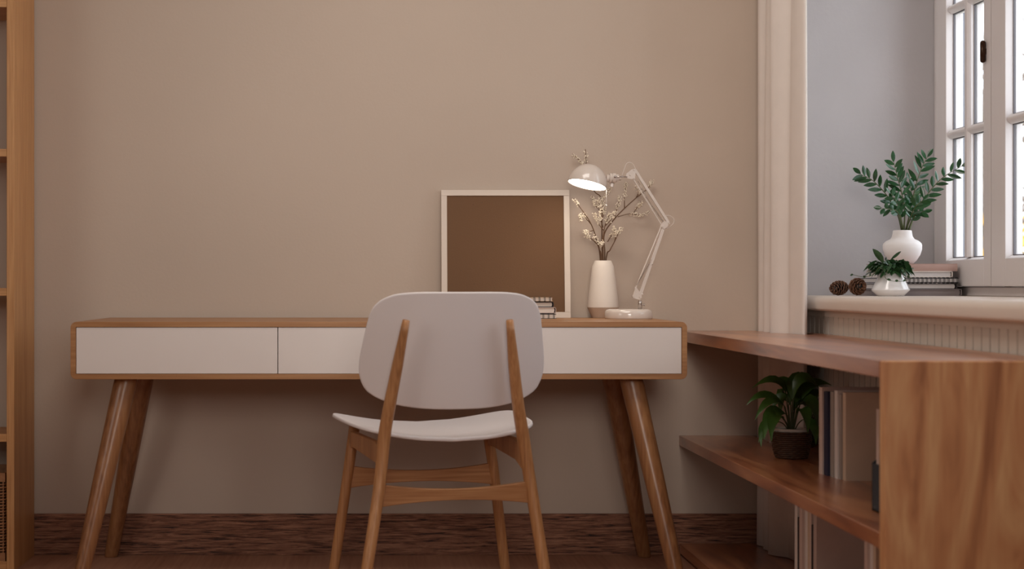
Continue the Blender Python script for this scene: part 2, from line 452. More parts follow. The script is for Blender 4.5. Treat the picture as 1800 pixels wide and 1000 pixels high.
# keep only the part of the curtain outline that faces the room, offset a little
nl = [(p.x - .012, p.y) for p in cps[:46]] ; nl[-1] = (1.252, 4.692)
def board(z0, z1, cut):
    m = MB()
    if cut:
        out = [(BX0, BY0 + .033), (BX0, WY - .001), (nl[0][0], WY - .001)] + nl + [(1.262, 4.690), (1.288, 4.73), (1.293, 4.85), (1.293, WY - .001), (BX1, WY - .001), (BX1, BY0 + .033)]
    else:
        out = [(BX0, BY0 + .033), (BX0, WY - .012), (BX1, WY - .012), (BX1, BY0 + .033)]
    m.prism([(x, y, z0) for x, y in out], (0, 0, z1 - z0))
    return m
W(board(.663, .696, True).build('top_board', M_acaciaY, bc, bevel=.0015), bc)
W(board(.340, .3705, True).build('shelf', M_acaciaY, bc, bevel=.0015), bc)
W(board(.006, .037, False).build('shelf', M_acaciaY, bc, bevel=.0015), bc)
W(MB().box((BX0, BY0, 0), (BX1, BY0 + .033, .696)).build('end_panel', M_acaciaZ, bc, bevel=.003), bc)

# ------------------------------------------------------------------ books
def rot_book(kind):
    if kind == 'lie': return Matrix.Identity(3)
    if kind == 'lie_spine_front': return Matrix.Rotation(-PI/2, 3, 'Z')
    # standing: spine toward -X, head up, thickness along Y
    return Matrix(((-1, 0, 0), (0, 0, 1), (0, 1, 0)))
def book(pos, Wd, Ls, T, cover, label, kind='lie', rz=0.0, group=None, pages=None, name='book'):
    """local: X away from spine (spine at +X), Y spine length, Z thickness; pos = centre of base"""
    t = thing(name, pos, label, 'book', rz, group)
    R = rot_book(kind).to_4x4()
    hw, hl = Wd/2, Ls/2; c = .0018
    if kind == 'stand': T0 = Matrix.Translation((0, 0, hl))   # base is z=0 after rotation
    else: T0 = Matrix.Translation((0, 0, T/2))
    Mx = T0 @ R
    m = MB(); tt = T/2
    m.box((-hw, -hl, -tt), (hw - .001, hl, -tt + c), Mx); m.box((-hw, -hl, tt - c), (hw - .001, hl, tt), Mx)
    n = 8; o = []; 
    for k in range(n + 1):
        a = -PI/2 + PI*k/n; o.append((hw - .003 + .003*math.cos(a), -hl, tt*math.sin(a)))
    inn = [(x - .0018, y, z*.90) for x, y, z in o][::-1]
    m.prism(o + inn, (0, Ls, 0), Mx)
    m.build('cover', cover, t)
    p = MB(); q = []
    for k in range(n + 1):
        a = -PI/2 + PI*k/n; q.append((hw - .0085 + .0035*math.cos(a), -hl + .003, (tt - c)*math.sin(a)))
    q += [(-hw + .003, -hl + .003, tt - c), (-hw + .003, -hl + .003, -tt + c)]
    p.prism(q, (0, Ls - .006, 0), Mx)
    p.build('pages', pages or M_pages, t)
    return t
def spiral(pos, Wd, Dp, T, cover, label, n, rz=0.0, pages=None):
    """notebook lying flat, wire rings along its front (-Y) edge"""
    t = thing('spiral_notebook', pos, label, 'notebook', rz)
    hw, hd = Wd/2, Dp/2
    m = MB(); m.box((-hw, -hd, 0), (hw, hd, .0016)); m.box((-hw, -hd, T - .0016), (hw, hd, T)); m.build('cover', cover, t)
    MB().box((-hw + .001, -hd + .001, .0016), (hw - .001, hd - .001, T - .0016)).build('pages', pages or M_pages, t)
    m = MB()
    for k in range(n):
        x = -hw + Wd * (k + .5) / n
        for d in (-.0016, .0016):
            m.tube([(x + d, -hd + .002 + .0075*math.cos(a), T/2 + (T/2 + .0022)*math.sin(a)) for a in [2*PI*j/16 for j in range(16)]], .0008, 6, closed=True)
    m.build('wire_binding', M_black, t, smooth=True)
    return t

# middle shelf, standing books, from the wall side toward the room
ZS = .3705
y = 4.072
for (T, Hh, X, col, lab) in ((.030, .214, 1.118, 'rose', 'pale pink standing book beside the wicker plant pot, first of its row'),
                          (.034, .205, 1.122, 'navy', 'navy blue standing book on the middle shelf'),
                          (.030, .207, 1.128, 'taupe', 'grey-brown standing book right of the navy book'),
                          (.026, .212, 1.130, 'white', 'white standing book between the grey-brown books'),
                          (.018, .204, 1.134, 'taupe', 'thin grey-brown standing book left of the cream book'),
                          (.026, .210, 1.137, 'beige', 'large beige book facing the room on the middle shelf')):
    book((X + .080, y - T/2, ZS), .16, Hh, T - .001, COV[col], lab, 'stand', group='books standing on the middle shelf', pages=M_pages)
    y -= T
# magazine file near the end panel
t = thing('magazine_file', (1.046 + .075, 3.36, ZS), 'black magazine file beside the end panel on the middle shelf', 'file holder')
m = MB()
for (yy0, yy1) in ((-.045, -.042), (.042, .045)):
    m.prism([(-.075, yy0, 0), (.13, yy0, 0), (.13, yy0, .20), (.05, yy0, .20), (-.075, yy0, .098)], (0, yy1 - yy0, 0))
m.box((-.075, -.045, 0), (.13, .045, .003)); m.box((-.075, -.045, 0), (-.072, .045, .098)); m.box((.127, -.045, 0), (.13, .045, .20))
m.build('holder', COV['slate'], t)
for k, (yo, col) in enumerate(((-.034, 'white'), (-.010, 'white'), (.014, 'rose'))):
    book((1.050 + .0925, 3.36 + yo + .009, ZS + .0032), .185, .208, .016, COV[col],
         ('white booklet in the black magazine file, nearest the end panel', 'white booklet in the middle of the black magazine file', 'pale booklet at the back of the black magazine file')[k], 'stand', group='booklets in the magazine file')
# bottom shelf
ZS = .037
rowb = [(.028, .256, 'white', 'off-white book beside the curtain on the bottom shelf'),
        (.018, .205, 'dark', 'thin dark book next to the curtain on the bottom shelf'),
        (.030, .254, 'rose', 'pink-beige book right of the first dark book, bottom shelf'),
        (.022, .262, 'mauve', 'mauve book in the bottom shelf row'),
        (.028, .258, 'white', 'white book in the middle of the bottom shelf row'),
        (.020, .256, 'cream', 'cream book in the bottom shelf row'),
        (.014, .262, 'rose', 'thin pink book left of the second dark book, bottom shelf'),
        (.018, .205, 'dark', 'second dark book on the bottom shelf, beside the mauve cover'),
        (.030, .262, 'mauve', 'large mauve book with its cover facing the room, bottom shelf')]
y = 4.235
for i, (T, Hh, col, lab) in enumerate(rowb):
    book((1.10 + .09, y - T/2, ZS), .18, Hh, T - .001, COV[col], lab, 'stand', group='books standing on the bottom shelf')
    y -= T
    if i == 0: y -= 0
y = 3.64
for (T, col, lab) in ((.022, 'rose', 'pink book standing first in the near group of the bottom shelf'), (.018, 'mauve', 'mauve book in the near group of the bottom shelf'), (.024, 'white', 'white book in the near group of the bottom shelf'), (.02, 'cream', 'cream book closest to the end panel on the bottom shelf')):
    book((1.10 + .09, y - T/2, ZS), .18, .25, T - .001, COV[col], lab, 'stand', group='books near the end panel, bottom shelf')
    y -= T

# ------------------------------------------------------------------ left shelving unit
LX = -1.036; LY0, LY1 = 4.79, 5.078
ls = thing('shelving_unit', (LX - .4, 4.93, 0), 'tall light wooden open shelving unit at the left edge', 'shelving unit')
for x0 in (LX - .0226, LX - .80):
    W(MB().box((x0, LY0, 0), (x0 + .0226, LY1, 2.1)).build('side_panel', M_pine, ls, bevel=.0015), ls)
for z in (.006, .379, .806, 1.213, 1.650, 2.077):
    W(MB().box((LX - .7774, LY0 + .001, z), (LX - .0226, 5.035, z + .0225)).build('shelf', M_pinex, ls, bevel=.001), ls)
# rattan basket on its bottom shelf
bk = thing('rattan_basket', (LX - .0226 - .21, 4.92, .0285), 'woven rattan basket on the bottom shelf of the left unit', 'basket')
m = MB(); hw, hd = .200, .115
def rect_path(hw, hd, z, row, amp, n=40):
    P = []
    per = [(hw, -hd, -hw, -hd), (-hw, -hd, -hw, hd), (-hw, hd, hw, hd), (hw, hd, hw, -hd)]
    for (x0, y0, x1, y1) in per:
        for k in range(n):
            t = k/n; x = x0 + (x1-x0)*t; y = y0 + (y1-y0)*t
            o = amp * math.cos(PI*(k + row))
            nx, ny = (0, -1) if y0 == y1 and y0 < 0 else (0, 1) if y0 == y1 else (-1, 0) if x0 < 0 else (1, 0)
            P.append((x + nx*o, y + ny*o, z))
    return P
r = 0; z = .030
while z < .225:
    m.tube(rect_path(hw, hd, z, r, .003), .0030, 6, closed=True); z += .0088; r += 1
m.build('woven_body', M_rattan, bk, smooth=True)
m = MB()
for z0, z1 in ((0, .024), (.232, .258)):
    m.box((-hw-.003, -hd-.003, z0), (hw+.003, -hd+.003, z1)); m.box((-hw-.003, hd-.003, z0), (hw+.003, hd+.003, z1))
    m.box((-hw-.003, -hd+.003, z0), (-hw+.003, hd-.003, z1)); m.box((hw-.003, -hd+.003, z0), (hw+.003, hd-.003, z1))
for k in range(31):
    x = -hw + .003 + (2*hw - .006)*k/30; m.box((x-.002, -hd-.001, .02), (x+.002, -hd+.001, .235)); m.box((x-.002, hd-.001, .02), (x+.002, hd+.001, .235))
m.box((-hw, -hd, 0), (hw, hd, .004))
m.build('basket_frame', M_rattan, bk)
MB().box((-hw+.008, -hd+.008, .006), (hw-.008, hd-.008, .22)).build('lining', M_wicker, bk)

# ------------------------------------------------------------------ desk
DX0, DX1, DY0, DY1, DZ0, DZ1 = -.819, .875, 4.50, 5.075, .5785, .7365
dk = thing('desk', ((DX0+DX1)/2, 4.77, 0), 'long wooden desk with white drawer fronts and splayed round legs', 'desk')
def rrect(x0, x1, z0, z1, r, n=6):
    P = []
    for (cx, cz, a0) in ((x1-r, z1-r, 0), (x0+r, z1-r, PI/2), (x0+r, z0+r, PI), (x1-r, z0+r, 3*PI/2)):
        for k in range(n+1):
            a = a0 + PI/2*k/n; P.append((cx + r*math.cos(a), cz + r*math.sin(a)))
    return P
m = MB()
outr = rrect(DX0, DX1, DZ0, DZ1, .0165); T = .0145
innr = rrect(DX0+T, DX1-T, DZ0+T, DZ1-T, .0006)
def ring3(P, y): return [Vector((x, y, z)) for x, z in P]
bm = m.bm
A = [bm.verts.new(p) for p in ring3(outr, DY0)]; B = [bm.verts.new(p) for p in ring3(outr, DY1)]
Ci = [bm.verts.new(p) for p in ring3(innr, DY0)]; D = [bm.verts.new(p) for p in ring3(innr, DY1 - .03)]
n = len(A)
for i in range(n):
    j = (i+1) % n
    m.face([A[i], A[j], Ci[j], Ci[i]]); m.face([A[i], B[i], B[j], A[j]]); m.face([Ci[i], Ci[j], D[j], D[i]])
m.face(B); m.face(D[::-1])
W(m.build('body', M_oak, dk, bevel=.0008), dk)
iw = (DX1 - DX0 - 2*T); dw = iw / 3
for k in range(3):
    x0 = DX0 + T + dw*k
    W(MB().box((x0 + .001, DY0 + .002, DZ0 + T + .001), (x0 + dw - .001, DY0 + .40, DZ1 - T - .001)).build('drawer', M_white, dk, bevel=.0008), dk)
dcx = (DX0 + DX1)/2
for sx in (-1, 1):
    for (yt, yb) in ((4.575, 4.465), (4.93, 5.045)):
        top = Vector((dcx + sx*.704, yt, DZ0 + .0)); bot = Vector((dcx + sx*.822, yb, 0))
        if yb > 5: bot.y = 5.050
        P = [top + (bot-top)*t for t in (0, .03, .5, .97, 1)]
        # flat cut ends: rings stay horizontal
        m = MB(); Rr = []
        for p, r_ in zip(P, (.0315, .0325, .0275, .0205, .0195)):
            Rr.append([Vector((p.x + r_*1.03*math.cos(2*PI*k/28), p.y + r_*1.03*math.sin(2*PI*k/28), p.z)) for k in range(28)])
        m.rings(Rr)
        W(m.build('leg', M_oakleg, dk, smooth=True, bevel=.002), dk)

# ------------------------------------------------------------------ chair
CA = math.radians(11.5); CO = Vector((.2125, 4.0, 0))
fw = Vector((-math.sin(CA), math.cos(CA), 0)); rg = Vector((math.cos(CA), math.sin(CA), 0))
def chl(px, py, yl):
    d = Vector(((px - CX)/F, 1, -(py - CY)/F))
    t = (yl - (EYE - CO).dot(fw)) / d.dot(fw)
    p = EYE + d*t - CO
    return Vector((p.dot(rg), yl, p.z))
ch = thing('dining_chair', CO, 'white shell chair with oak frame pulled up to the desk, seen from behind', 'chair', CA)
def leg(rows, rad, flat=1.15, zb=0.0):
    P = [chl(*r) for r in rows]
    a, b = P[-2], P[-1]; t = (b.z - zb)/(a.z - b.z) ; P.append(b + (b - a)*t)
    Q = curve(P, 4); rr = []
    L = len(Q)
    for i in range(L):
        f = i/(L-1)*(len(rad)-1); k = min(int(f), len(rad)-2); rr.append(rad[k] + (rad[k+1]-rad[k])*(f-k))
    return MB().tube(Q, rr, 14, flat=flat, ref=(0, 1, 0))
BT = -.075  # top of the rear legs leans back
leg([(714,563,-.068),(699,640,-.042),(685.5,709,-.022),(675,771,-.004),(667,854,-.006),(645,1000,-.03)], [.0088,.0135,.0150,.0158,.0150,.0145,.013]).build('leg', M_chairwood, ch, smooth=True)
leg([(896,563,-.068),(903,640,-.042),(910.5,709,-.022),(920,771,-.004),(933,854,-.006),(957,1000,-.03)], [.0088,.0135,.0150,.0158,.0150,.0145,.013]).build('leg', M_chairwood, ch, smooth=True)
leg([(623,750,.375),(612,830,.378),(587,1000,.39)], [.0145,.0145,.0135,.012]).build('leg', M_chairwood, ch, smooth=True)
leg([(858,764,.375),(868,830,.378),(888,1000,.39)], [.0145,.0145,.0135,.012]).build('leg', M_chairwood, ch, smooth=True)
def stretcher(pl, pr, zl, zm, hl, hm, yl, sag):
    a = chl(pl, 860, yl).x; b = chl(pr, 860, yl).x; n = 16; T_ = []; B_ = []
    for k in range(n+1):
        t = k/n; x = a + (b-a)*t; q = (2*t-1)**2; h = hm + (hl-hm)*q
        T_.append((x, yl-.008, zl + h/2 - sag*(1-q))); B_.append((x, yl-.008, zl - h/2 - sag*(1-q)*.2))
    return MB().prism(T_ + B_[::-1], (0, .016, 0))
stretcher(668, 932, .329, 0, .055, .029, -.004, .002).build('stretcher', M_chairwoodx, ch, bevel=.002)
stretcher(613, 867, .331, 0, .059, .031, .378, .002).build('stretcher', M_chairwoodx, ch, bevel=.002)
for (rear, front, s) in (((674, 795), (620, 770), -1), ((921, 795), (860, 780), 1)):
    a = chl(*rear, 0).x; b = chl(*front, .375).x
    m = MB()
    out = [(0, .386), (0, .452), (.045, .447), (.07, .453), (.375, .452), (.375, .405), (.34, .412), (.06, .402), (.02, .392)]
    L_ = [Vector((a + (b-a)*yy/.375 - .008, yy, zz)) for yy, zz in out]
    m.prism(L_, (.016, 0, 0)); m.build('side_rail', M_chairwood, ch, bevel=.002)
def shell(outline, surf, th, nr=14, na=72):
    """thin curved plate: outline(angle)->(u,v); surf(u,v)->(point, normal)"""
    m = MB(); bm = m.bm; top = []; bot = []
    RR = [(i/(nr-2))*.975 for i in range(1, nr-1)] + [.992, 1.0]
    for i in range(1, nr+1):
        rr = RR[i-1]; tr = []; br = []
        for k in range(na):
            u, v = outline(2*PI*k/na); p, nn = surf(u*rr, v*rr)
            e = th/2 if i < nr else th/2*.72
            tr.append(bm.verts.new(p + nn*e)); br.append(bm.verts.new(p - nn*e))
        top.append(tr); bot.append(br)
    p, nn = surf(0, 0); ct = bm.verts.new(p + nn*th/2); cb = bm.verts.new(p - nn*th/2)
    for k in range(na):
        j = (k+1) % na
        m.face([ct, top[0][k], top[0][j]]); m.face([cb, bot[0][j], bot[0][k]])
        for i in range(nr-1):
            m.face([top[i][k], top[i+1][k], top[i+1][j], top[i][j]]); m.face([bot[i][k], bot[i][j], bot[i+1][j], bot[i+1][k]])
        m.face([top[-1][k], bot[-1][k], bot[-1][j], top[-1][j]])
    return m
def sup(a, n):
    c, s_ = math.cos(a), math.sin(a)
    return math.copysign(abs(c)**(2/n), c), math.copysign(abs(s_)**(2/n), s_)
# seat
sp = [chl(790, 776, .02), chl(740, 743, .42)]
def seat_out(a):
    c, s_ = sup(a, 4.6)
    return c * (.242 + .016*s_), s_
def seat_surf(u, v):
    def f(u, v):
        yy = .215 + v*.2 - .012*(u/.24)**2*(1 if v > 0 else -1)*abs(v)
        z = .4585 + .004*v + .036*(abs(u)/.245)**2.0 + .004*v*v
        return Vector((u, yy, z))
    e = 1e-3; p = f(u, v); n = (f(u+e, v)-p).cross(f(u, v+e)-p).normalized()
    return p, n
shell(seat_out, seat_surf, .0095).build('seat', M_chairwhite, ch, smooth=True)
# backrest
BO = [(0,1),(.09,1),(.134,.985),(.166,.945),(.196,.83),(.2135,.62),(.226,.155),(.233,-.233),(.2265,-.53),(.203,-.745),(.150,-.905),(.084,-.98),(0,-1)]
BO = BO + [(-x, y) for x, y in BO[1:-1]][::-1]
BOC = curve([(x, y, 0) for x, y in BO + [BO[0]]], 6)[:-1]
BOC = BOC[::-1]
def back_out(a):
    f = a/(2*PI)*len(BOC); k = int(f) % len(BOC); t = f - int(f)
    p = BOC[k].lerp(BOC[(k+1) % len(BOC)], t); return p.x, p.y
def back_surf(u, v):
    def f(u, v):
        z = .678 + v*.1425 - .006*(u/.23)**2*v*0
        yy = -.010 - .052*(v+1)/2 + .058*(u/.232)**2 + .006
        return Vector((u, yy, z))
    e = 1e-3; p = f(u, v); n = (f(u+e, v)-p).cross(f(u, v+e)-p).normalized()
    return p, n
shell(back_out, back_surf, .010, 14, 144).build('backrest', M_chairwhite, ch, smooth=True)

# ------------------------------------------------------------------ things on the desk
TZ = DZ1
# leaning frame
fr = thing('picture_frame', ((890-CX)*5.03/F, 5.032, TZ), 'square white frame with plain brown board leaning on the wall', 'picture frame')
S = .397; lean = math.asin(.038/S)
Rm = Matrix.Rotation(-lean, 4, 'X')
m = MB(); bw = .018
def fb(x0, z0, x1, z1, y0=0, y1=.014): m.box((x0, y0, z0), (x1, y1, z1), Rm)
fb(-S/2, 0, S/2, bw); fb(-S/2, S-bw, S/2, S); fb(-S/2, bw, -S/2+bw, S-bw); fb(S/2-bw, bw, S/2, S-bw)
m.build('frame', paint('frame_white', (216, 202, 188), .5, .01), fr, bevel=.001)
m = MB(); m.box((-S/2+bw, .004, bw), (S/2-bw, .010, S-bw), Rm); 
m.build('board', M_brown, fr)
m = MB(); rnd = random.Random(5)
for k in range(22):
    x, z = rnd.uniform(-.17, .17), rnd.uniform(.03, .37); a = rnd.uniform(.0005, .0011)
    m.box((x, .0035, z), (x+a, .0041, z+a*rnd.uniform(1, 3)), Rm)
m.build('flecks', paint('fleck', (60, 36, 22), .8), fr)['kind'] = 'stuff'

# books stacked behind the chair
yb = 4.966; s_ = F/4.906
def dbx(px): return (px - CX)/s_
spiral((dbx(978) - .095, yb, TZ), .19, .12, .0145, COV['dark'], 'black-bound spiral notebook at the bottom of the desk stack', 12)
book((dbx(978) - .095, yb + .004, TZ + .0165), .19, .12, .0175, COV['mauve'], 'thick beige book second from the bottom of the desk stack')
book((dbx(974) - .09, yb + .004, TZ + .0345), .18, .115, .0155, COV['dark'], 'dark-covered book with pale pages under the top notebook of the desk stack', pages=M_pages)
spiral((dbx(971) - .085, yb, TZ + .0525), .17, .12, .0105, COV['cream'], 'cream spiral notebook on top of the desk stack', 11)

# vase
vs = thing('vase', ((1060-CX)*5.035/F, 5.035, TZ), 'tall cream tapered vase with bare clay foot on the desk', 'vase')
MB().lathe([(.0345,0),(.0375,.008),(.0478,.0315)], seg=56).build('foot', M_vasebase, vs, smooth=True, bevel=.0008)
MB().lathe([(.0478,.0317),(.0482,.037),(.0438,.075),(.0382,.120),(.0332,.1585),(.0256,.1750),(.0240,.1762),(.0222,.1752),(.0222,.155),(.0360,.04),(0.0005,.034)], seg=56).build('body', M_vase, vs, smooth=True, bevel=.0012)
# berry branches
VX, VY = vs.location.x, vs.location.y
def branch(name_label, pts, twigs, seed, dens=1.0):
    """pts: main stem as (px, py, dY); twigs: list of same"""
    rnd = random.Random(seed)
    def w(p): return at(p[0], p[1], VY + p[2])
    P = [Vector((VX + rnd.uniform(-.008,.008), VY + rnd.uniform(-.006,.006), TZ + .05))] + [w(p) for p in pts]
    o = Vector((VX, VY, TZ + .05))
    m = MB(); m.tube(curve([p - o for p in P], 5), [0.0024 - .0013*i/(5*(len(P)-1)) for i in range(5*(len(P)-1)+1)], 7)
    be = MB()
    def fill(Q, a, b, amount):
        L = curve(Q, 8); n = int(amount*dens)
        for k in range(n):
            f = a + (b-a)*rnd.random(); c = L[min(int(f*(len(L)-1)), len(L)-1)]
            d = Vector((rnd.gauss(0,1), rnd.gauss(0,1), rnd.gauss(0,1))).normalized()*rnd.uniform(.0025,.0078)
            be.ball(c + d, rnd.uniform(.0016,.0024), 1)
            if k % 3 == 0: m.tube([c, c + d*.8], .0004, 4)
    for tw in twigs:
        Q = [w(p) - o for p in tw]
        n = len(Q)
        m.tube(curve(Q, 5), [0.0015 - .0009*i/(5*(n-1)) for i in range(5*(n-1)+1)], 6)
        fill(Q, .4, 1.0, 50)
    fill([p - o for p in P[-2:]], .3, 1.0, 38)
    t = m.build('berry_branch', M_twig, smooth=True); t.location = o
    tag(t, name_label, 'branch', 'berry branches in the desk vase')
    b = be.build('berries', M_berry, t, smooth=True); b['kind'] = 'stuff'
branch('leftmost dried berry branch in the cream vase, bending left', [(1055,450,0),(1046,412,-.01),(1036,388,-.02),(1020,365,-.03),(1008,349,-.03)],
       [[(1040,395,-.01),(1030,384,-.02),(1024,376,-.02)],[(1043,405,-.01),(1032,408,-.03),(1026,407,-.03)],[(1028,376,-.02),(1020,378,-.03),(1021,388,-.03)]], 1)
branch('thick upright berry branch in the cream vase, passing behind the lamp shade', [(1059,450,.01),(1058,400,.01),(1057,350,.02),(1044,335,.02),(1032,300,.03),(1029,262,.03)],
       [[(1057,390,.01),(1062,370,.0),(1056,345,0)],[(1054,360,.02),(1064,345,.02),(1075,330,.01)],[(1040,325,.02),(1025,290,.03),(1006,270,.03)],[(1057,372,.01),(1046,360,0),(1040,345,0)],[(1057,365,.0),(1052,352,-.02),(1056,366,-.03)]], 2)
branch('long berry branch in the cream vase, reaching right past the lamp arm', [(1063,450,-.01),(1062,412,-.01),(1080,385,.0),(1098,366,.02),(1118,348,.03),(1140,330,.03),(1147,318,.03)],
       [[(1098,366,.02),(1098,345,.02),(1101,322,.02)],[(1086,381,.01),(1106,376,.02),(1128,378,.02),(1142,371,.02)],[(1113,375,.02),(1122,362,.02),(1128,356,.02)],[(1118,348,.03),(1124,335,.03),(1118,328,.03)],[(1080,385,0),(1086,360,-.01),(1090,345,-.01)]], 3)
branch('short berry branch in the cream vase, curving to the lower right', [(1066,452,-.01),(1072,440,-.02),(1080,425,-.02),(1086,412,-.03),(1092,400,-.03)],
       [[(1068,425,-.01),(1076,412,-.01),(1084,404,-.02)],[(1080,425,-.02),(1083,410,-.03),(1078,400,-.03)]], 4)
branch('short berry branch in the cream vase, curving to the lower left', [(1057,452,-.02),(1054,440,-.02),(1050,430,-.03),(1040,420,-.03),(1028,412,-.03)],
       [[(1054,440,-.02),(1050,425,-.03),(1044,415,-.04)],[(1050,430,-.03),(1056,430,-.04),(1060,425,-.04)]], 5)
branch('berry branch with dense white clusters in the front of the cream vase', [(1060,450,-.02),(1060,420,-.03),(1064,395,-.03),(1072,375,-.03)],
       [[(1063,398,-.03),(1075,385,-.03),(1082,370,-.03)],[(1061,405,-.03),(1050,390,-.03),(1044,372,-.04)],[(1060,400,-.03),(1055,380,-.05),(1058,366,-.05)]], 6)

# desk lamp
LYc = 4.89
lp = thing('desk_lamp', ((1105-CX)*LYc/F, LYc, TZ), 'white jointed-arm desk lamp with lit dome shade', 'lamp')
o = lp.location
def lw(px, py, dy=0): return at(px, py, LYc + dy) - o
MB().lathe([(.0700,0),(.0712,.004),(.0712,.016),(.0690,.0235),(.0640,.0275),(.0560,.0295),(.010,.0300)], seg=64).build('base', M_lamp, lp, smooth=True)
px_, py_ = 1125, 0
zb = .0295
post = MB(); X0 = lw(1125, 540).x
post.lathe([(.0062,.029),(.0062,.052),(.0052,.054)], c=(X0, 0, 0), seg=20)
post.tube([(X0+.005, 0, .042), (X0+.012, 0, .042)], .0018, 8); post.tube([(X0+.012, 0, .042), (X0+.014, 0, .042)], .0042, 10)
post.build('post', M_steel, lp, smooth=True)
def bar(m, a, b, wd=.0042, dp=.0035):
    a, b = Vector(a), Vector(b); t = (b-a).normalized(); y = Vector((0,1,0)); n = t.cross(y).normalized()
    m.prism([a - n*wd - y*dp, a + n*wd - y*dp, a + n*wd + y*dp, a - n*wd + y*dp], b - a)
m = MB()
E1 = lw(1124, 522); E2 = lw(1169, 393); E1b = lw(1113, 521); E1c = lw(1119.5, 502); E2b = lw(1162.5, 397)
bar(m, E1, E2, .0048); m.tube([lw(1119.5, 502), E2b], .0022, 8); m.tube([E1b, E1c], .0022, 8)
m.build('lower_arm', M_lamp, lp, smooth=False, bevel=.0006)
m = MB()
for dy in (-.0052, .0052):
    m.prism([lw(1112, 524, dy), lw(1124, 527, dy), lw(1129, 523, dy), lw(1125.5, 515, dy), lw(1119, 505, dy), lw(1115.5, 503, dy), lw(1116.5, 512, dy)], (0, .0012, 0))
for p_, r_ in ((lw(1125, 522), .0035), (lw(1129, 517), .0022), (lw(1113, 521), .003)): m.tube([p_ - Vector((0,.008,0)), p_ + Vector((0,.008,0))], r_, 12)
m.tube([lw(1125, 525), Vector((X0, 0, .052))], .003, 10)
m.build('lower_joint', M_lamp, lp, smooth=False, bevel=.0003)
m = MB()
G1 = lw(1164, 397); G2 = lw(1112, 313); H1 = lw(1175, 391); H2 = lw(1116.5, 299)
m.tube([G1, G2], .0026, 8); bar(m, H1, H2, .0040)
m.build('upper_arm', M_lamp, lp, bevel=.0006)
m = MB(); m2 = MB()
for dy in (-.0055, .0055):
    m.prism([lw(1160, 397, dy), lw(1167, 388, dy), lw(1176.5, 390, dy), lw(1174, 398, dy), lw(1167, 403, dy)], (0, .0012, 0))
    m2.prism([lw(1101, 305, dy), lw(1111, 297.5, dy), lw(1117, 297, dy), lw(1118, 302, dy), lw(1115.5, 315, dy), lw(1104, 314, dy), lw(1100.5, 311, dy)], (0, .0012, 0))
for q in ((1165, 398), (1175.5, 392.5), (1114, 298.5), (1114.5, 313.5), (1107, 307.5)):
    p_ = lw(*q); (m if q[0] > 1150 else m2).tube([p_ - Vector((0,.008,0)), p_ + Vector((0,.008,0))], .0024, 12)
m.build('elbow_joint', M_lamp, lp, bevel=.0003); m2.build('head_joint', M_lamp, lp, bevel=.0003)

def coil(m, a, b, r, turns):
    a, b = Vector(a), Vector(b); t = (b-a).normalized(); u = t.cross(Vector((0,1,0))).normalized(); v = t.cross(u); P = []
    N = turns*8
    for i in range(N+1):
        an = 2*PI*i/8; P.append(a + (b-a)*(i/N) + u*r*math.cos(an) + v*r*math.sin(an))
    m.tube(P, .00045, 5)
for dy in (-.006, .006):
    m = MB(); coil(m, lw(1119, 501, dy), lw(1141, 464, dy), .0017, 36); m.tube([lw(1141, 464, dy), lw(1145, 456, dy)], .0006, 5)
    m.build('spring', M_steel, lp, smooth=True)
    m = MB(); coil(m, lw(1146, 362, dy), lw(1166, 390, dy), .0017, 28); m.tube([lw(1121, 318, dy), lw(1146, 362, dy)], .0006, 5)
    m.build('spring', M_steel, lp, smooth=True)
for q in ((1146, 465), (1127.5, 332), (1131, 339), (1136, 347)):
    p_ = lw(*q); MB().tube([p_ - Vector((0,.007,0)), p_ + Vector((0,.007,0))], .0015, 8).build('rivet', M_steel, lp, smooth=True)
# shade: hemisphere with rim plane tilted
rc = lw(1032, 325); tilt = math.radians(-13.5); tow = math.radians(8.0)
# axis up-right in the picture, opening turned a little toward the viewer
ax = Vector((math.sin(-tilt), 0, math.cos(tilt))); ax = (ax + Vector((0, math.sin(tow), 0))).normalized()
qx = Vector((math.cos(tilt), 0, math.sin(tilt))); qx = (qx - ax*qx.dot(ax)).normalized(); qy = ax.cross(qx)
MS = Matrix(((qx.x, qy.x, ax.x), (qx.y, qy.y, ax.y), (qx.z, qy.z, ax.z)))
rs = 34.7 * LYc / F
prof = []
for k in range(15):
    a = PI/2*k/14*.97; prof.append((rs*math.cos(a)*(1 if k else 1), .001 + rs*1.06*math.sin(a)))
inner = [(r_*.965 - .0002 if r_ > .004 else r_*.9, z_ - .0013 if z_ > .002 else 0.0) for r_, z_ in prof[::-1]]
MB().lathe(prof + inner, c=rc, seg=56, M=MS, caps=False).build('shade', M_lamp, lp, smooth=True)
def emis(name, col, st):
    m, nt, b = _mat(name)
    b.inputs['Base Color'].default_value = (1, 1, 1, 1)
    b.inputs['Emission Color'].default_value = (*col, 1); b.inputs['Emission Strength'].default_value = st
    return m
MB().lathe([(rs*.955, .0022), (rs*.955, .0040), (rs*.5, .0042), (.0005, .0042), (.0004, .0022)], c=rc, seg=48, M=MS).build('light_diffuser', emis('lamp_glow', (1.0, .88, .74), 14.0), lp, smooth=False)
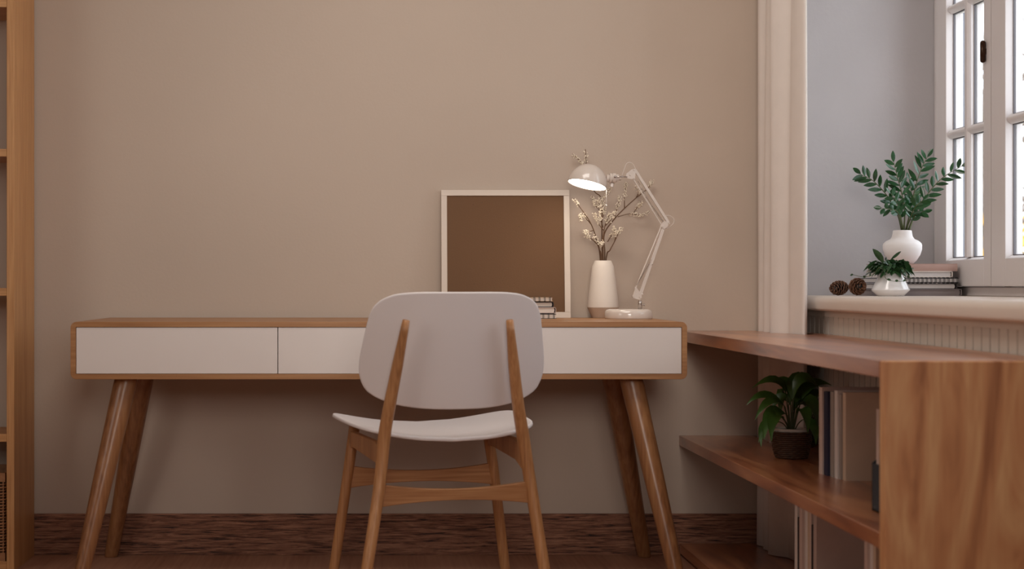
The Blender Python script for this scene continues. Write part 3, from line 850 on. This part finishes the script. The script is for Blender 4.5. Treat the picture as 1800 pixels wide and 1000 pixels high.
# socket and rod
m = MB()
sa = lw(1066, 312); sb = lw(1092, 313)
for (p0, p1, r0) in ((1066, 1071, .0115), (1071, 1076, .0150), (1076, 1082, .0155), (1082, 1087, .0120), (1087, 1092, .0075)):
    m.tube([lw(p0, 313, .004), lw(p1, 313.5, .004)], r0, 20)
m.tube([lw(1076, 322, .004), lw(1074.5, 329, .004)], .0065, 14)
m.build('socket', M_lamp, lp, smooth=False, bevel=.0015)
m = MB(); m.tube([lw(1081, 310.5, -.014), lw(1103, 311, -.004)], .0016, 8); m.tube([lw(1081, 310.5, -.018), lw(1081, 310.5, -.010)], .0036, 12)
m.build('shade_rod', M_steel, lp, smooth=True)
m = MB(); a_ = lw(1066, 333, -.028); b_ = lw(1066, 360, -.028)
m.tube([a_, b_], .0007, 6); m.ball(b_ + Vector((0,0,-.002)), .0024, 2)
m.build('pull_cord', paint('cord_white', (240, 235, 228), .4), lp, smooth=True)
m = MB()
m.tube(curve([lw(1093, 309, .004), lw(1097, 298, .006), lw(1101, 288, .008), lw(1107, 285.5, .008), lw(1113, 289, .008), lw(1117.5, 299, .006), lw(1121, 310, .006)], 6), .0011, 7)
m.build('cable', M_lamp, lp, smooth=True); m = MB()
m.tube(curve([lw(1163, 385, .006), lw(1168, 380, .008), lw(1176, 379, .009), lw(1184, 384, .009), lw(1184, 392, .009), lw(1178, 398, .008), lw(1171, 402, .006)], 6), .0011, 7)
m.build('cable', M_lamp, lp, smooth=True)

# ------------------------------------------------------------------ things on the sill
YS = 4.78
def sx_(px, Y=YS): return (px - CX)*Y/F
bz = SILL
book((sx_(1600), 4.80, bz), .262, .15, .0195, COV['grey'], 'large grey book at the bottom of the window-sill stack', pages=COV['grey'])
book((sx_(1598), 4.80, bz + .0197), .240, .15, .0160, COV['dark'], 'dark-covered book with white pages, second from the sill', pages=M_pagesg)
spiral((sx_(1602), 4.80, bz + .0385), .238, .15, .0130, COV['dark'], 'black spiral notebook in the middle of the window-sill stack', 19, pages=M_pagesg)
book((sx_(1601), 4.80, bz + .0539), .208, .145, .0175, COV['white'], 'white book just under the pink book on the sill', pages=M_pagesg)
book((sx_(1606), 4.80, bz + .0716), .135, .222, .0215, COV['pink'], 'pinkish-brown book on top of the window-sill stack', 'lie_spine_front', pages=M_pages)
# white round vase with zz plant
zv = bz + .0932
vx = sx_(1590)
zz = thing('potted_plant', (vx, 4.80, zv), 'leafy green plant in a round white vase on top of the sill books', 'potted plant')
MB().lathe([(.030,0),(.040,.010),(.0500,.026),(.0548,.042),(.0552,.054),(.0535,.060),(.046,.067),(.034,.073),(.0292,.080),(.0272,.090),(.0264,.0975),(.0245,.0985),(.0235,.097),(.0245,.080),(.044,.058),(.044,.040),(.02,.01),(.0005,.009)], seg=56).build('vase', M_whitevase, zz, smooth=True)
MB().lathe([(.0005,.0790),(.0240,.0790),(.0240,.0840),(.0005,.0850)], seg=24).build('soil', M_cone, zz, smooth=True)
def zw(px, py, dy=0): return at(px, py, 4.80 + dy) - zz.location
def frond(pts, nleaf, ll, seed, start=.3):
    rnd = random.Random(seed)
    P = [Vector(p) for p in pts]; L = curve(P, 8); N = len(L)-1
    m = MB(); m.tube(L, [.0026 - .0019*i/N for i in range(N+1)], 7)
    s = m.build('stem', M_stem, zz, smooth=True)
    lf = MB()
    for k in range(nleaf):
        f = start + (1-start)*k/(nleaf-1); i = min(int(f*N), N-1); b = L[i].lerp(L[i+1], f*N - i)
        t = (L[min(i+1, N)] - L[max(i-1, 0)]).normalized()
        side = t.cross(Vector((rnd.uniform(-.2,.2), -1, rnd.uniform(-.1,.3)))).normalized()
        if k % 2: side = -side
        if k == nleaf-1: side = side*.1
        d = (t*.75 + side*.85 + Vector((0, rnd.uniform(-.45,.45), rnd.uniform(0,.15)))).normalized()
        l = ll*(.75 + .35*math.sin(PI*min(1, f*.9)))*rnd.uniform(.9, 1.1)
        nn = d.cross(Vector((rnd.gauss(0,.35), -1, rnd.gauss(0,.4)))).normalized()
        Q = [b + d*l*x + Vector((0,0,-.0025))*x*x for x in (0, .12, .3, .5, .7, .87, 1)]
        lf.strip(Q, [.0004, .0032, .0058, .0066, .0054, .003, .0003], nn, .18)
    lf.build('leaves', M_leafz, s, smooth=True)
frond([zw(1585,405), zw(1578,378,-.01), zw(1560,345,-.02), zw(1535,318,-.03), zw(1513,306,-.03)], 17, .038, 1, .28)
frond([zw(1589,405), zw(1590,370,0), zw(1584,335,.0), zw(1577,310,-.01), zw(1571,285,-.01)], 17, .039, 2, .25)
frond([zw(1594,405), zw(1600,370,.01), zw(1609,330,.01), zw(1619,298,.02), zw(1630,276,.02)], 17, .041, 3, .25)
frond([zw(1598,405), zw(1610,372,-.01), zw(1630,342,-.02), zw(1655,314,-.03), zw(1690,292,-.04)], 19, .037, 4, .22)
frond([zw(1587,405), zw(1583,385,-.03), zw(1574,370,-.05), zw(1550,366,-.07)], 9, .026, 5, .45)
frond([zw(1597,405), zw(1603,388,-.02), zw(1612,375,-.04), zw(1624,372,-.05)], 8, .028, 6, .35)
frond([zw(1592,405), zw(1598,380,.03), zw(1603,350,.04), zw(1598,315,.06)], 12, .032, 7, .3)
frond([zw(1592,405), zw(1600,385,-.03), zw(1608,365,-.05), zw(1622,352,-.06)], 10, .032, 8, .3)
frond([zw(1588,405), zw(1583,380,-.03), zw(1578,360,-.04), zw(1566,340,-.05)], 10, .032, 9, .3)

# small glazed pot with trailing plant
YP = 4.645
sp_ = thing('potted_plant', (sx_(1565.5, YP), YP, SILL), 'small bushy trailing plant in a glossy white flared pot on the sill', 'potted plant')
MB().lathe([(.0345,0),(.0365,.0015),(.0525,.0165),(.0528,.0185),(.0515,.0205),(.0300,.0665),(.0290,.0685),(.0278,.0670),(.046,.022),(.03,.006),(.0005,.005)], seg=56).build('pot', M_glaze, sp_, smooth=True)
MB().lathe([(.0005,.052),(.0325,.052),(.0290,.060),(.0005,.062)], seg=24).build('soil', M_cone, sp_, smooth=True)
lf = MB(); rnd = random.Random(11); stm = MB()
def leafbl(m, b, d, l, wd, droop, nn, fold=.2):
    d = Vector(d).normalized()
    Q = [Vector(b) + d*l*x + Vector((0,0,-droop))*x*x*l for x in (0, .1, .28, .5, .72, .88, 1)]
    m.strip(Q, [wd*.08, wd*.45, wd*.9, wd, wd*.75, wd*.4, wd*.04], nn, fold)
for k in range(150):
    a = rnd.uniform(0, 2*PI); el = rnd.uniform(-.1, 1.1); r_ = rnd.uniform(.012, .044)
    b = Vector((math.cos(a)*r_, math.sin(a)*r_*.8, .070 + rnd.uniform(0, .022)))
    d = Vector((math.cos(a)*math.cos(el), math.sin(a)*math.cos(el), math.sin(el)*.8))
    leafbl(lf, b, d, rnd.uniform(.022, .036), rnd.uniform(.006, .009), rnd.uniform(.2, 1.1), d.cross(Vector((rnd.gauss(0,.4), rnd.gauss(0,.4), 1))))
for k in range(45):
    a = rnd.uniform(0, 2*PI); el = rnd.uniform(.5, 1.4); r_ = rnd.uniform(.004, .026)
    b = Vector((math.cos(a)*r_, math.sin(a)*r_*.8, .078 + rnd.uniform(0, .018)))
    d = Vector((math.cos(a)*math.cos(el), math.sin(a)*math.cos(el), math.sin(el)*.8))
    leafbl(lf, b, d, rnd.uniform(.020, .032), rnd.uniform(.007, .010), rnd.uniform(.2, .8), d.cross(Vector((rnd.gauss(0,.4), rnd.gauss(0,.4), 1))))
def pw(px, py, dy=-.03): return at(px, py, YP + dy) - sp_.location
for (b, t_, wd) in (((1553,462),(1534,432),.010),((1566,455),(1584,438),.009),((1542,458),(1517,473),.009),((1590,458),(1604,478),.008),((1540,465),(1530,480),.009),((1596,466),(1598,484),.007)):
    leafbl(lf, pw(*b), pw(*t_) - pw(*b), (pw(*t_)-pw(*b)).length, wd, .15, (.3, -.7, .9))
for path in ([(1545,470),(1535,482),(1520,487),(1500,483)], [(1560,476),(1556,488),(1570,494),(1592,493),(1600,486)], [(1586,470),(1596,485),(1603,490)]):
    L = curve([pw(x, y, -.055) for x, y in path], 6); stm.tube([Vector((0, -.01, .062))] + L, .0007, 5)
    for i in range(3, len(L), 5):
        leafbl(lf, L[i], (rnd.uniform(-1, 1), -.3, rnd.uniform(-.2, .5)), .011, .0036, .3, (0, -.4, 1))
lf.build('leaves', M_leaff, sp_, smooth=True)
stm.tube([(0,0,.055),(0,0,.085)], .003, 6); stm.build('stems', M_stem, sp_, smooth=True)

# pine cones
def cone(px, py, Y, axis, r, L, seed, label):
    rnd = random.Random(seed)
    o = at(px, py, Y); ax = Vector(axis).normalized()
    t = thing('pine_cone', (o.x, o.y, SILL), label, 'pine cone', group='pine cones on the sill')
    u = ax.cross(Vector((0,0,1))); u = u.normalized() if u.length > .01 else Vector((1,0,0)); v = ax.cross(u)
    c0 = Vector((0, 0, r + .001))
    core = MB(); m = MB(); P = []; Rr = []
    for k in range(9):
        f = k/8; P.append(c0 + ax*(f-.5)*L*.9); Rr.append(max(.001, r*.62*math.sin(PI*(.12+.8*f))**.7))
    core.tube(P, Rr, 14); core.build('core', M_black, t, smooth=True)
    N = 62
    for k in range(N):
        f = (k+.5)/N; an = k*2.39996
        rad = r*(math.sin(PI*(.10 + .86*f))**.62)*.97
        rd = u*math.cos(an) + v*math.sin(an); tg = ax.cross(rd)
        b = c0 + ax*((f-.5)*L*.9 - .003) + rd*rad*.45
        tip = c0 + ax*((f-.5)*L*.95 + .006) + rd*rad
        wd = .0078*(.45 + .6*math.sin(PI*f))
        d = (tip-b); n3 = d.normalized().cross(tg)
        A = [b - tg*wd*.35, b + tg*wd*.35, tip*.55 + b*.45 + tg*wd, tip*.9 + b*.1 + tg*wd*.8, tip + d*.05, tip*.9 + b*.1 - tg*wd*.8, tip*.55 + b*.45 - tg*wd]
        m.prism(A, n3*.0019)
    m.build('scales', M_cone, t, smooth=False)
    return t
cone(1476.5, 504, 4.72, (-.85, -.45, -.08), .0225, .064, 1, 'left pine cone on the sill, tip pointing left')
cone(1506, 504, 4.70, (.25, -.95, .0), .0262, .050, 2, 'right pine cone on the sill, beside the book stack, seen end-on')

# ------------------------------------------------------------------ plant in wicker pot on the middle shelf
YQ = 4.43
pp = thing('potted_plant', ((1391-CX)*YQ/F, YQ, .3705), 'broad-leaved green plant in a dark wicker pot on the middle shelf', 'potted plant')
m = MB(); rows = 13
def wr(f): return .041 + .0095*math.sin(f*PI*.62)
for k in range(rows):
    f = k/(rows-1); r0 = wr(f); z = .004 + .066*f
    m.tube([((r0 + .0013*math.cos(14*a + PI*k))*math.cos(a), (r0 + .0013*math.cos(14*a + PI*k))*math.sin(a), z) for a in [2*PI*j/84 for j in range(84)]], .0031, 6, closed=True)
m.build('wicker_cover', M_wicker, pp, smooth=True)
m = MB()
for j in range(28):
    a = 2*PI*j/28; m.tube([((wr(f)-.001)*math.cos(a), (wr(f)-.001)*math.sin(a), .070*f+.001) for f in (0,.33,.66,1)], .0016, 5)
m.lathe([(.001,.001),(.040,.001),(.040,.003),(.001,.003)], seg=28)
m.build('wicker_ribs', M_wicker, pp, smooth=True)
MB().lathe([(.030,.004),(.036,.03),(.0440,.066),(.0468,.0790),(.0475,.0800),(.0455,.0805),(.0440,.0790),(.042,.0735),(.0005,.0735)], seg=40).build('inner_pot', M_vase, pp, smooth=True)
MB().lathe([(.0005,.0738),(.0415,.0738),(.0410,.0755),(.0005,.0765)], seg=24).build('soil', M_black, pp, smooth=True)
def qw(px, py, dy=0): return at(px, py, YQ + dy) - pp.location
lf = MB(); stm = MB()
LV = [  # base of blade, mid, tip, width, dy
 ((1383,700),(1362,668),(1322,682),.013,-.01),((1380,715),(1345,694),(1312,712),.012,-.03),((1378,712),(1352,705),(1327,738),.012,-.05),
 ((1384,730),(1356,728),(1343,772),.020,-.06),((1376,735),(1352,738),(1333,778),.014,-.04),((1383,706),(1370,700),(1356,722),.014,.02),
 ((1393,702),(1402,668),(1432,672),.022,.02),((1402,712),(1424,676),(1462,677),.016,.02),((1406,712),(1432,692),(1458,702),.014,.03),
 ((1404,716),(1424,706),(1437,748),.022,-.03),((1410,738),(1428,748),(1434,782),.016,-.04),((1398,716),(1410,700),(1430,735),.018,.01),
 ((1379,738),(1360,732),(1356,776),.018,-.07),((1372,742),(1344,748),(1338,786),.013,-.03),((1400,726),(1414,722),(1420,762),.018,-.05),((1395,700),(1412,664),(1444,690),.017,.0),
 ((1390,712),(1376,690),(1372,735),.016,.03),((1396,722),(1404,705),(1424,726),.014,.04),((1386,714),(1400,690),(1392,738),.012,.05),((1390,706),(1382,672),(1366,664),.014,.04)]
for (b, c_, t_, wd, dy) in LV:
    B_, C_, T_ = qw(*b, dy*.5), qw(*c_, dy), qw(*t_, dy*1.4)
    L = []
    for k in range(9):
        x = k/8; L.append(B_*(1-x)**2 + (C_*2 - (B_+T_)*.5)*(2*x*(1-x)) + T_*x*x)
    ww = [wd*q for q in (.08, .5, .85, 1, 1, .88, .62, .3, .03)]
    nn = Vector((.15, -.75, .6)).cross(T_-B_)
    lf.strip(L, ww, nn, .3)
    stm.tube(curve([Vector((B_.x*.3, B_.y*.3, .075)), (B_ + Vector((B_.x*.3, B_.y*.3, .075)))/2 + Vector((0,0,.004)), B_], 4), .0015, 6)
lf.build('leaves', M_leafl, pp, smooth=True)
stm.build('stems', M_stem, pp, smooth=True)
